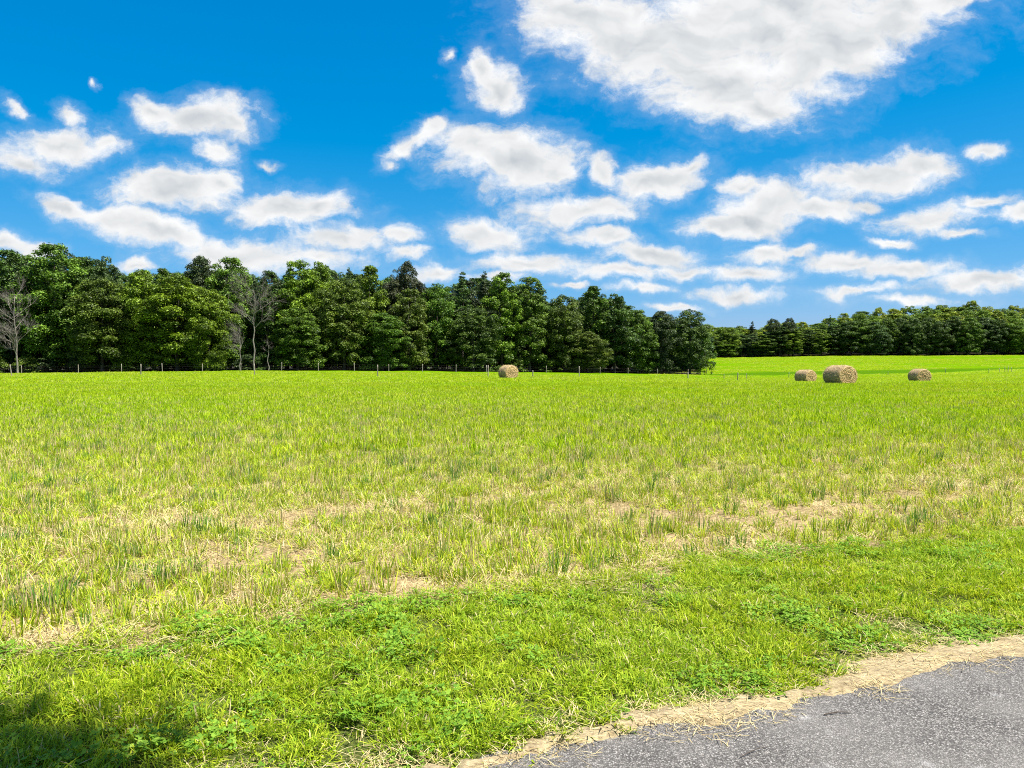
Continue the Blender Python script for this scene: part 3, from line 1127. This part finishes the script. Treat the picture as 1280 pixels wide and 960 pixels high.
for e_ in EDGE:
    shp, var, u, vt, dy, wpx, gcol, lab = e_
    if shp == 'shrub':
        tree_at(shp, var, u, vt, dy, wpx, gcol, lab, "shrubs along the foot of the near wood", cat='shrub')
    else:
        tree_at(shp, var, u, vt, dy, wpx, gcol, lab, GE)
# deeper rows, lower than the skyline in front of them
sky_u = [-500, 0, 68, 110, 150, 205, 254, 300, 350, 400, 437, 480, 507, 540, 578, 606, 650, 690, 742, 768, 795, 830, 862]
sky_v = [325, 316, 310, 322, 344, 338, 325, 328, 342, 330, 336, 345, 334, 358, 345, 344, 350, 372, 362, 372, 391, 394, 394]
names = ['deep', 'mid', 'dark', 'blue', 'mid', 'deep']
i = 0
for row, dy in enumerate((14, 22, 31, 42)):
    u = -330 + row * 17
    while u < 865 - row * 8:
        vt = float(np.interp(u, sky_u, sky_v)) + rt.uniform(2, 18)
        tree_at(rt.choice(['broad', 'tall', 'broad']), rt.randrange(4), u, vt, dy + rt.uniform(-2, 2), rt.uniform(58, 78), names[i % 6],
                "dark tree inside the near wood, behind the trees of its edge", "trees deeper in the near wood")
        i += 1
        u += 46 + rt.uniform(-6, 6)
# shrubs along the foot of the wood
for u in range(-140, 880, 34):
    uu = u + rt.uniform(-10, 10)
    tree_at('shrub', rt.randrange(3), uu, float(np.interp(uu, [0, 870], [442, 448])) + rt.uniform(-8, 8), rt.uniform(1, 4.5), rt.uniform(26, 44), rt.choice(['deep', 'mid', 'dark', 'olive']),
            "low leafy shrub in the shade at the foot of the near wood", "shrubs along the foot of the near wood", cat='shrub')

for dy_ in (13, 27, 44):
    for u in range(-180, 850 - dy_ * 3, 44):
        uu = u + rt.uniform(-14, 14)
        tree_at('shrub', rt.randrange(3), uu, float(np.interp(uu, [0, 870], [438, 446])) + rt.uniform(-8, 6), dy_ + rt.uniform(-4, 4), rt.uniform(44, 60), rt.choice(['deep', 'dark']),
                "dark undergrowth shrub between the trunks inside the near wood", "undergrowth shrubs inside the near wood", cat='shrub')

# ------------------------------------------------------------------ far wood across the dip
def far_tree(shape, var, u, vt, Yd, wpx, green, label, group):
    x = (u - 640) / FPX * Yd
    h = at(u, vt, Yd)[2] - float(gz(x, Yd))
    h = max(h, 6)
    base_w = {'broad': 10.0, 'tall': 8.0, 'conifer': 7.0, 'shrub': 5.0}[shape]
    H0 = 4.0 if shape == 'shrub' else 20.0
    return tree(shape, var, x, Yd, h, wpx / FPX * Yd / (base_w * h / H0), green, label, group, cat='shrub' if shape == 'shrub' else 'tree')


fu = [870, 900, 925, 940, 955, 970, 985, 1010, 1030, 1060, 1090, 1120, 1150, 1180, 1215, 1250, 1290, 1500]
fv = [400, 404, 408, 405, 408, 399, 399, 402, 398, 391, 387, 386, 383, 384, 379, 383, 381, 378]
GF = "trees of the far wood across the field"
far_tree('conifer', 0, 940, 401, 322, 17, 'dark', "small dark pointed tree in the far wood, just right of the near wood's end", GF)
far_tree('broad', 1, 966, 399, 318, 26, 'dark', "dark domed tree in the far wood above the smallest bale, the left of two domes", GF)
far_tree('broad', 3, 986, 398, 318, 26, 'dark', "dark domed tree in the far wood above the smallest bale, the right of two domes", GF)
far_tree('conifer', 1, 1037, 394, 324, 12, 'blue', "thin pointed tree in the far wood straight above the biggest bale", GF)
far_tree('broad', 2, 912, 411, 314, 26, 'bright', "yellow green low tree of the far wood beside the near wood's end", GF)
for row, (Yd, off, step, dv) in enumerate(((317, 0, 17, 12), (326, 9, 17, 6), (338, 4, 18, 2), (352, 11, 19, 0))):
    u = 872 + off
    while u < 1400:
        vt = float(np.interp(u, fu, fv)) + dv + rt.uniform(-2.5, 7)
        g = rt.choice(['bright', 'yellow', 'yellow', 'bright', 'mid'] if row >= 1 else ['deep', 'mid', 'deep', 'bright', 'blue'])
        lab = {0: "small tree at the sunless front of the far wood", 1: "small green tree just behind the front of the far wood",
               2: "small sunlit green tree high in the far wood", 3: "small sunlit green tree on the far wood's skyline"}[row]
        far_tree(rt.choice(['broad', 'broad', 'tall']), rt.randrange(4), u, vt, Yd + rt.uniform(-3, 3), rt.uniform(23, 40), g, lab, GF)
        u += step + rt.uniform(-3, 3)

# forest floors
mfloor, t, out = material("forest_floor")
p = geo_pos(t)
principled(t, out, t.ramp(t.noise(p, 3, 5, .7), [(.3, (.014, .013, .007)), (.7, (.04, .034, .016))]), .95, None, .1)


def floor_sheet(name, us, y0f, y1f, n=14):
    V = []
    for k in range(n + 1):
        for u in us:
            Yd = y0f(u) * (1 - k / n) + y1f(u) * k / n
            x = (u - 640) / FPX * Yd
            V.append((x, Yd, float(gz(x, Yd)) + .05))
    m = len(us)
    idx = np.arange(m * (n + 1)).reshape(n + 1, m)
    F = np.stack([idx[:-1, :-1], idx[:-1, 1:], idx[1:, 1:], idx[1:, :-1]], -1).reshape(-1, 4)
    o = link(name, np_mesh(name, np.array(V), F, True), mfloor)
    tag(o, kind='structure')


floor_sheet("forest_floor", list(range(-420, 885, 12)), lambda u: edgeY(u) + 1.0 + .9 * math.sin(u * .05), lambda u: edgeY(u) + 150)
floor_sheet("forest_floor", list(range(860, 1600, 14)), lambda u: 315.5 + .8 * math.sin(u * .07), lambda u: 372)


# ------------------------------------------------------------------ bare trees
def grow(ts, p, d, L, r, depth, rnd, spread=.5, up=.12, side=None):
    n = 4
    pts = [p.copy()]
    q = p.copy()
    dd = d.copy()
    for i in range(n):
        dd = (dd + Vector((rnd.gauss(0, .10), rnd.gauss(0, .10), rnd.gauss(0, .06) + up * .2))).normalized()
        q = q + dd * (L / n)
        pts.append(q.copy())
    ts.tube(pts, [r * (1 - .62 * i / n) for i in range(n + 1)], 5 if depth else 6, cap=True)
    if depth <= 0:
        return
    for k in range(rnd.randint(4, 6)):
        f = rnd.uniform(.25, 1.0)
        j = f * n
        i = min(int(j), n - 1)
        b = pts[i].lerp(pts[i + 1], j - i)
        a = Vector((rnd.gauss(0, 1), rnd.gauss(0, 1), rnd.gauss(0, .8)))
        if side:
            a += Vector(side) * .7
        nd = (dd * .9 + a.normalized() * rnd.uniform(spread, spread * 1.9) + Vector((0, 0, up))).normalized()
        grow(ts, b, nd, L * rnd.uniform(.45, .7), r * .42, depth - 1, rnd, spread, up, side)


def bare_tree(u, vtop, dy, label, seed, first, fan, side=None, lean=0.0, r0=.22, name='bare_tree'):
    Yd = edgeY(u) + dy
    x = (u - 640) / FPX * Yd
    z0 = float(gz(x, Yd))
    H = at(u, vtop, Yd)[2] - z0
    e = empty(name, (x, Yd, z0))
    rnd = random.Random(seed)
    ts = TubeSet()
    pts = [Vector((0, 0, -.3))]
    for i in range(1, 9):
        f = i / 8
        pts.append(Vector((lean * f * H + rnd.gauss(0, .12), rnd.gauss(0, .12), H * .82 * f)))
    ts.tube(pts, [r0 * (1.2 if i == 0 else 1) * (1 - .75 * i / 8) for i in range(9)], 8)
    link("trunk", ts.mesh("dead_trunk"), m_dead, e)
    tb = TubeSet()
    for k in range(fan):
        f = first + (1 - first) * k / fan
        j = f * 8
        i = min(int(j), 7)
        b = pts[i].lerp(pts[i + 1], j - i)
        az = rnd.uniform(0, 6.283)
        d = Vector((math.cos(az), math.sin(az) * .7, rnd.uniform(.35, .9)))
        if side:
            d += Vector(side) * .8
        grow(tb, b, d.normalized(), H * rnd.uniform(.15, .24), r0 * .34 * (1.2 - .6 * f), 3, rnd, .5, .12, side)
    link("branches", tb.mesh("dead_branches"), m_dead, e)
    tag(e, label, "bare tree", "bare grey trees at the edge of the wood")
    return e


bare_tree(22, 348, -5, "bare grey tree with many fine twigs at the far left of the wood edge", 4, .22, 22, (-.5, 0, 0), -.03, .15)
bare_tree(318, 340, -4, "tall bare grey tree with forked twiggy top, left of the middle of the wood", 11, .52, 18, None, 0, .16)
bare_tree(301, 398, -5, "low bare tree fanning its grey branches to the left below the tall bare one", 17, .34, 18, (-.9, 0, .1), -.02, .10)
bare_tree(335, 424, -4, "slim short dead stem with few twigs, right of the tall bare tree", 23, .7, 3, None, .02, .09, name='dead_stem')


# ------------------------------------------------------------------ fences
def fence(name, label, posts, hgt, thick, wires=(.45, .85, 1.15), group=None, wire_r=.0018):
    """posts: list of (u, distance, height factor, lean)"""
    x0 = (posts[0][0] - 640) / FPX * posts[0][1]
    e = empty(name, (x0, posts[0][1], float(gz(x0, posts[0][1]))))
    base = Vector(e.location)
    tops = []
    for k, (u, Yd, hf, lean) in enumerate(posts):
        x = (u - 640) / FPX * Yd
        z = float(gz(x, Yd))
        h = hgt * hf
        ts = TubeSet()
        pp = Vector((x, Yd, z)) - base
        q = [pp + Vector((lean * h * f, 0, h * f)) for f in (-.15, .35, .7, 1.0)]
        ts.tube(q, [thick * 1.05, thick, thick * .95, thick * .88], 9)
        link("post", ts.mesh("post"), m_post, e)
        tops.append((pp, lean, h))
    for wz in wires:
        ts = TubeSet()
        pts = []
        for k, (pp, lean, h) in enumerate(tops):
            f = wz / hgt
            pts.append(pp + Vector((lean * h * f, -thick, min(wz, h * .97))))
            if k < len(tops) - 1:
                nx_ = tops[k + 1]
                pts.append((pts[-1] + nx_[0] + Vector((nx_[1] * nx_[2] * f, -thick, wz))) / 2 - Vector((0, 0, .03)))
        ts.tube(pts, [wire_r] * len(pts), 4)
        link("wire", ts.mesh("wire"), m_wire, e)
    tag(e, label, "fence", group)
    return e


fr = random.Random(9)
us = [-120, -70, -22, 27, 98, 152, 203, 253, 301, 352, 398, 443, 486, 528, 570, 608, 640, 683, 750, 785, 822, 860]
fence("post_and_wire_fence", "farther wire fence of short pale posts along the foot of the wood",
      [(u, edgeY(u) - 7 - (4 if u > 500 else 0), fr.uniform(.92, 1.05), fr.gauss(0, .03)) for u in us], 1.35, .062)
fence("post_and_wire_fence", "nearer wire fence of taller posts with dark feet, crossing behind the lone bale",
      [(-140, 92, 1, 0), (14.5, 95, 1.05, -.12), (176, 97, 1.05, .02), (318, 96, 1.08, -.02), (472, 93, 1.05, 0), (610, 92, 1.05, .01), (666, 93, .6, 0), (724, 92, 1.0, .0), (860, 95, .6, 0), (922, 99, .85, .03)],
      1.38, .062)
fence("post_and_wire_fence", "thin wire fence running down through the dip left of the bales",
      [(905, 128, .8, 0), (933, 140, .9, 0), (986, 152, .9, .04), (1054, 160, .8, 0), (1110, 162, .7, 0), (1182, 160, .9, 0)], 1.15, .05)
fence("post_and_wire_fence", "short run of thin posts standing right of the bales near the picture's edge",
      [(1236, 150, .8, 0), (1249, 152, .8, 0), (1256, 150, 1.0, .0), (1260, 150, 1.1, .02), (1264, 152, .9, 0), (1320, 150, .8, 0)], 1.15, .05)

# ------------------------------------------------------------------ hay bales
mhay, t, out = material("hay_wrapped_side")
tcn = t.n.new('ShaderNodeTexCoord')
q = t.mapping(tcn.outputs['Object'], scl=(1, 7, 1))
n = t.noise(q, 7, 7, .75, .4)
n2 = t.noise(tcn.outputs['Object'], 3, 4, .6)
c = t.ramp(n, [(.34, (.10, .065, .032)), (.46, (.27, .19, .10)), (.58, (.42, .31, .18)), (.72, (.56, .45, .29))])
c = t.mix(t.step(n2, .45, .65, 0, .6), c, (.20, .13, .075))
principled(t, out, c, .9, t.bump(n, .9, .05), .15)
mend, t, out = material("hay_rolled_end")
tcn = t.n.new('ShaderNodeTexCoord')
sp = pos_xyz(t, tcn.outputs['Object'])
rad = t.math('SQRT', t.math('ADD', t.math('MULTIPLY', sp[0], sp[0]), t.math('MULTIPLY', sp[2], sp[2])))
ang = t.math('ARCTAN2', sp[2], sp[0])
dn = t.noise(tcn.outputs['Object'], 5, 5, .65)
spir = t.math('SINE', t.math('ADD', t.math('ADD', t.math('MULTIPLY', rad, 46), ang), t.math('MULTIPLY', dn, 9)))
cp = t.n.new('ShaderNodeCombineXYZ')
t.put(cp.inputs[0], t.math('MULTIPLY', rad, 16))
t.put(cp.inputs[1], t.math('MULTIPLY', ang, 1.6))
n = t.math('ADD', t.math('MULTIPLY', t.noise(cp.outputs[0], 1.0, 6, .75, .5), .6), t.math('MULTIPLY', t.noise(tcn.outputs['Object'], 4.5, 5, .7), .4))
f = t.math('ADD', t.math('MULTIPLY', spir, .12), n)
c = t.ramp(f, [(.32, (.12, .07, .028)), (.46, (.31, .20, .085)), (.58, (.48, .34, .16)), (.72, (.64, .50, .29))])
principled(t, out, c, .9, t.bump(f, 1.0, .05), .15)


def bale_meshes(seed, W=1.85, H=1.5, L=1.6):
    r = np.random.default_rng(seed)
    nth, nl = 72, 18
    th = np.linspace(0, 2 * np.pi, nth, endpoint=False)

    def prof(th, k=1.0, rough=.02, sd=0):
        cx_, sz = np.cos(th), np.sin(th)
        rr = 1 + rough * (fbm(th * 4 + sd, th * 0 + sd * 3.3, seed + sd) - .5) * 2
        z = sz * H / 2 * rr
        z = np.where(z < -H * .40, -H * .40 + (z + H * .40) * .35, z)   # sagged flat foot
        x = cx_ * W / 2 * rr * (1 + .05 * (sz < 0) * (-sz))
        return x * k, z * k
    V = []
    for i in range(nl + 1):
        f = i / nl
        edge = min(f, 1 - f) * nl
        k = 1 - .10 * max(0, 1 - edge / 2.6) ** 2
        x, z = prof(th, k, .07, int(i))
        x0, z0 = prof(th, k, .02, 0)
        V.append(np.stack([x * .5 + x0 * .5, np.full(nth, -L / 2 + L * f), z * .5 + z0 * .5], -1))
    V = np.array(V)
    idx = np.arange(nth * (nl + 1)).reshape(nl + 1, nth)
    F = np.stack([idx[:-1], np.roll(idx[:-1], -1, 1), np.roll(idx[1:], -1, 1), idx[1:]], -1).reshape(-1, 4)
    side = np_mesh("bale_side", V.reshape(-1, 3), F, True)
    ends = []
    for sgn in (-1, 1):
        rings = V[0] if sgn < 0 else V[-1]
        VV = [rings]
        for j, kk in enumerate((.93, .82, .7, .58, .46, .34, .22, .1)):
            q = rings.copy()
            q[:, 0] *= kk
            q[:, 2] *= kk
            q[:, 1] = sgn * (L / 2 + .03 * math.sqrt(1 - kk * kk) + .015 * math.sin(j * 2.4)) + r.normal(0, .012, nth)
            VV.append(q)
        VV = np.array(VV)
        m = len(VV)
        idx = np.arange(m * nth).reshape(m, nth)
        F = np.stack([idx[:-1], np.roll(idx[:-1], -1, 1), np.roll(idx[1:], -1, 1), idx[1:]], -1).reshape(-1, 4)
        vv = VV.reshape(-1, 3)
        cidx = len(vv)
        vv = np.concatenate([vv, [[0, sgn * (L / 2 + .03), 0]]])
        fan = [(int(idx[-1, k]), int(idx[-1, (k + 1) % nth]), cidx) for k in range(nth)]
        me = bpy.data.meshes.new("bale_end")
        me.from_pydata([tuple(a) for a in vv], [], [tuple(int(z) for z in a) for a in F] + fan)
        me.polygons.foreach_set('use_smooth', np.ones(len(me.polygons), bool))
        me.update()
        ends.append(me)
    # loose straw sticking out all over
    n = 1500
    th2 = r.uniform(0, 6.283, n)
    yy = r.uniform(-L / 2, L / 2, n)
    x, z = prof(th2, .985, 0)
    d = np.stack([np.cos(th2), r.normal(0, .5, n), np.sin(th2)], -1) * .5 + r.normal(0, .6, (n, 3))
    d /= np.linalg.norm(d, axis=1)[:, None]
    p0 = np.stack([x, yy, z], -1)
    p1 = p0 + d * r.uniform(.05, .18, n)[:, None]
    sd_ = np.cross(d, r.normal(size=(n, 3)))
    sd_ /= np.linalg.norm(sd_, axis=1)[:, None]
    sd_ *= .006
    VV = np.stack([p0 - sd_, p0 + sd_, p1 + sd_ * .5, p1 - sd_ * .5], 1).reshape(-1, 3)
    VV[:, 2] = np.maximum(VV[:, 2], -H * .43)
    loose = np_mesh("loose_straw", VV, np.arange(4 * n).reshape(-1, 4), False, {'shade': ('POINT', np.repeat(r.random(n), 4)), 'tip': ('POINT', np.full(4 * n, .8))})
    return side, ends, loose


def bale(u, Yd, theta, W, H, L, label, seed):
    x = (u - 640) / FPX * Yd
    e = empty("hay_bale", (x, Yd, float(gz(x, Yd)) - .02), theta)
    side, ends, loose = bale_meshes(seed, W, H, L)
    for nm, me, mt in (("wrapped_side", side, mhay), ("rolled_end", ends[0], mend), ("rolled_end", ends[1], mend), ("loose_straw", loose, m_straw)):
        o = link(nm, me, mt, e)
        o.location = (0, 0, H * .435)
        if nm == "loose_straw":
            o['kind'] = 'stuff'
    tag(e, label, "hay bale", "round hay bales left on the field")


# local -Y end turned to face right of the camera
bale(635.5, 85, R(32), 1.85, 1.60, 1.5, "lone round hay bale in front of the near wood, its rolled end to the camera", 3)
bale(1050, 60, R(20), 1.95, 1.60, 1.75, "biggest and nearest round hay bale, middle one of the three on the right", 5)
bale(1007, 90, R(26), 1.9, 1.58, 1.75, "smallest looking hay bale, close left of the biggest bale", 7)
bale(1149.5, 84, R(8), 1.85, 1.60, 1.6, "round hay bale standing alone right of the biggest bale", 9)

# ------------------------------------------------------------------ twigs on the road
mtw, t, out = material("twig_bark")
principled(t, out, (.06, .045, .035), .9)
for (u0, v0, u1, v1, rr, lab) in ((1030, 898, 1064, 895, .0028, "thin dark twig lying on the asphalt near the straw edge"),
                                  (925, 952, 960, 938, .0016, "fine crooked twig lying low on the asphalt, nearer the camera")):
    a, b = ground_hit(u0, v0), ground_hit(u1, v1)
    ts = TubeSet()
    e0 = Vector((a[0], a[1], .018))
    e1 = Vector((b[0], b[1], .018)) - e0
    mid = e1 * .5 + Vector((0, .006, .003))
    ts.tube([Vector((0, 0, 0)), e1 * .25 + Vector((0, .003, .002)), mid, e1 * .8 + Vector((0, .001, .002)), e1], [rr, rr * 1.1, rr, rr * .8, rr * .5], 6)
    o = link("twig", ts.mesh("twig"), mtw)
    o.location = e0
    tag(o, lab, "twig")

# ------------------------------------------------------------------ roadside tree behind the camera that shades the lower left corner
def roadside_tree():
    bx, by = .9, -3.4
    e = empty("roadside_tree", (bx, by, 0))
    tag(e, "roadside tree whose crown shades the grass at the lower left", "tree")
    cx_, cy_, cz_ = CROWN
    r = np.random.default_rng(77)
    cs, rs = [], []
    for i in range(110):
        d = r.normal(size=3)
        d /= np.linalg.norm(d)
        k = r.random() ** .4
        cs.append((cx_ - bx + d[0] * 2.5 * k, cy_ - by + d[1] * 2.1 * k, cz_ + d[2] * 1.5 * k))
        rs.append(r.uniform(.5, .9))
    V, F, sh, K = leaf_cloud(cs, rs, 1100, .15, 78, .7, .4, .3)
    me = np_mesh("crown", V, F, False, {'shade': ('POINT', sh), 'clump': ('POINT', K)})
    o = link("crown", me, m_leaf, e)
    o.color = (*GREENS['mid'], 1)
    ts = TubeSet()
    top = Vector((cx_ - bx, cy_ - by, cz_))
    ts.tube([Vector((0, 0, -.2)), Vector((.02, .1, 2.2)), Vector((-.1, .35, 4.4)), Vector((-.5, 1.0, 6.4)), top], [.24, .19, .16, .12, .05], 10)
    rnd = random.Random(5)
    for k in range(9):
        a = rnd.uniform(0, 6.283)
        s0 = Vector((-.5, 1.0, 6.4)).lerp(top, rnd.uniform(0, .8))
        tip = top + Vector((math.cos(a) * 2, math.sin(a) * 2, rnd.uniform(-.9, 1.2)))
        ts.tube([s0, s0.lerp(tip, .5) + Vector((0, 0, .25)), tip], [.07, .045, .012], 6)
    link("trunk", ts.mesh("roadside_trunk"), m_bark, e)


SH = Vector((-3.36, 1.12))          # where the middle of its shadow lies
CH = 9.3
off = CH / math.tan(SUN_EL)
CROWN = (SH.x + SUN_H.x * off, SH.y + SUN_H.y * off, CH)
roadside_tree()
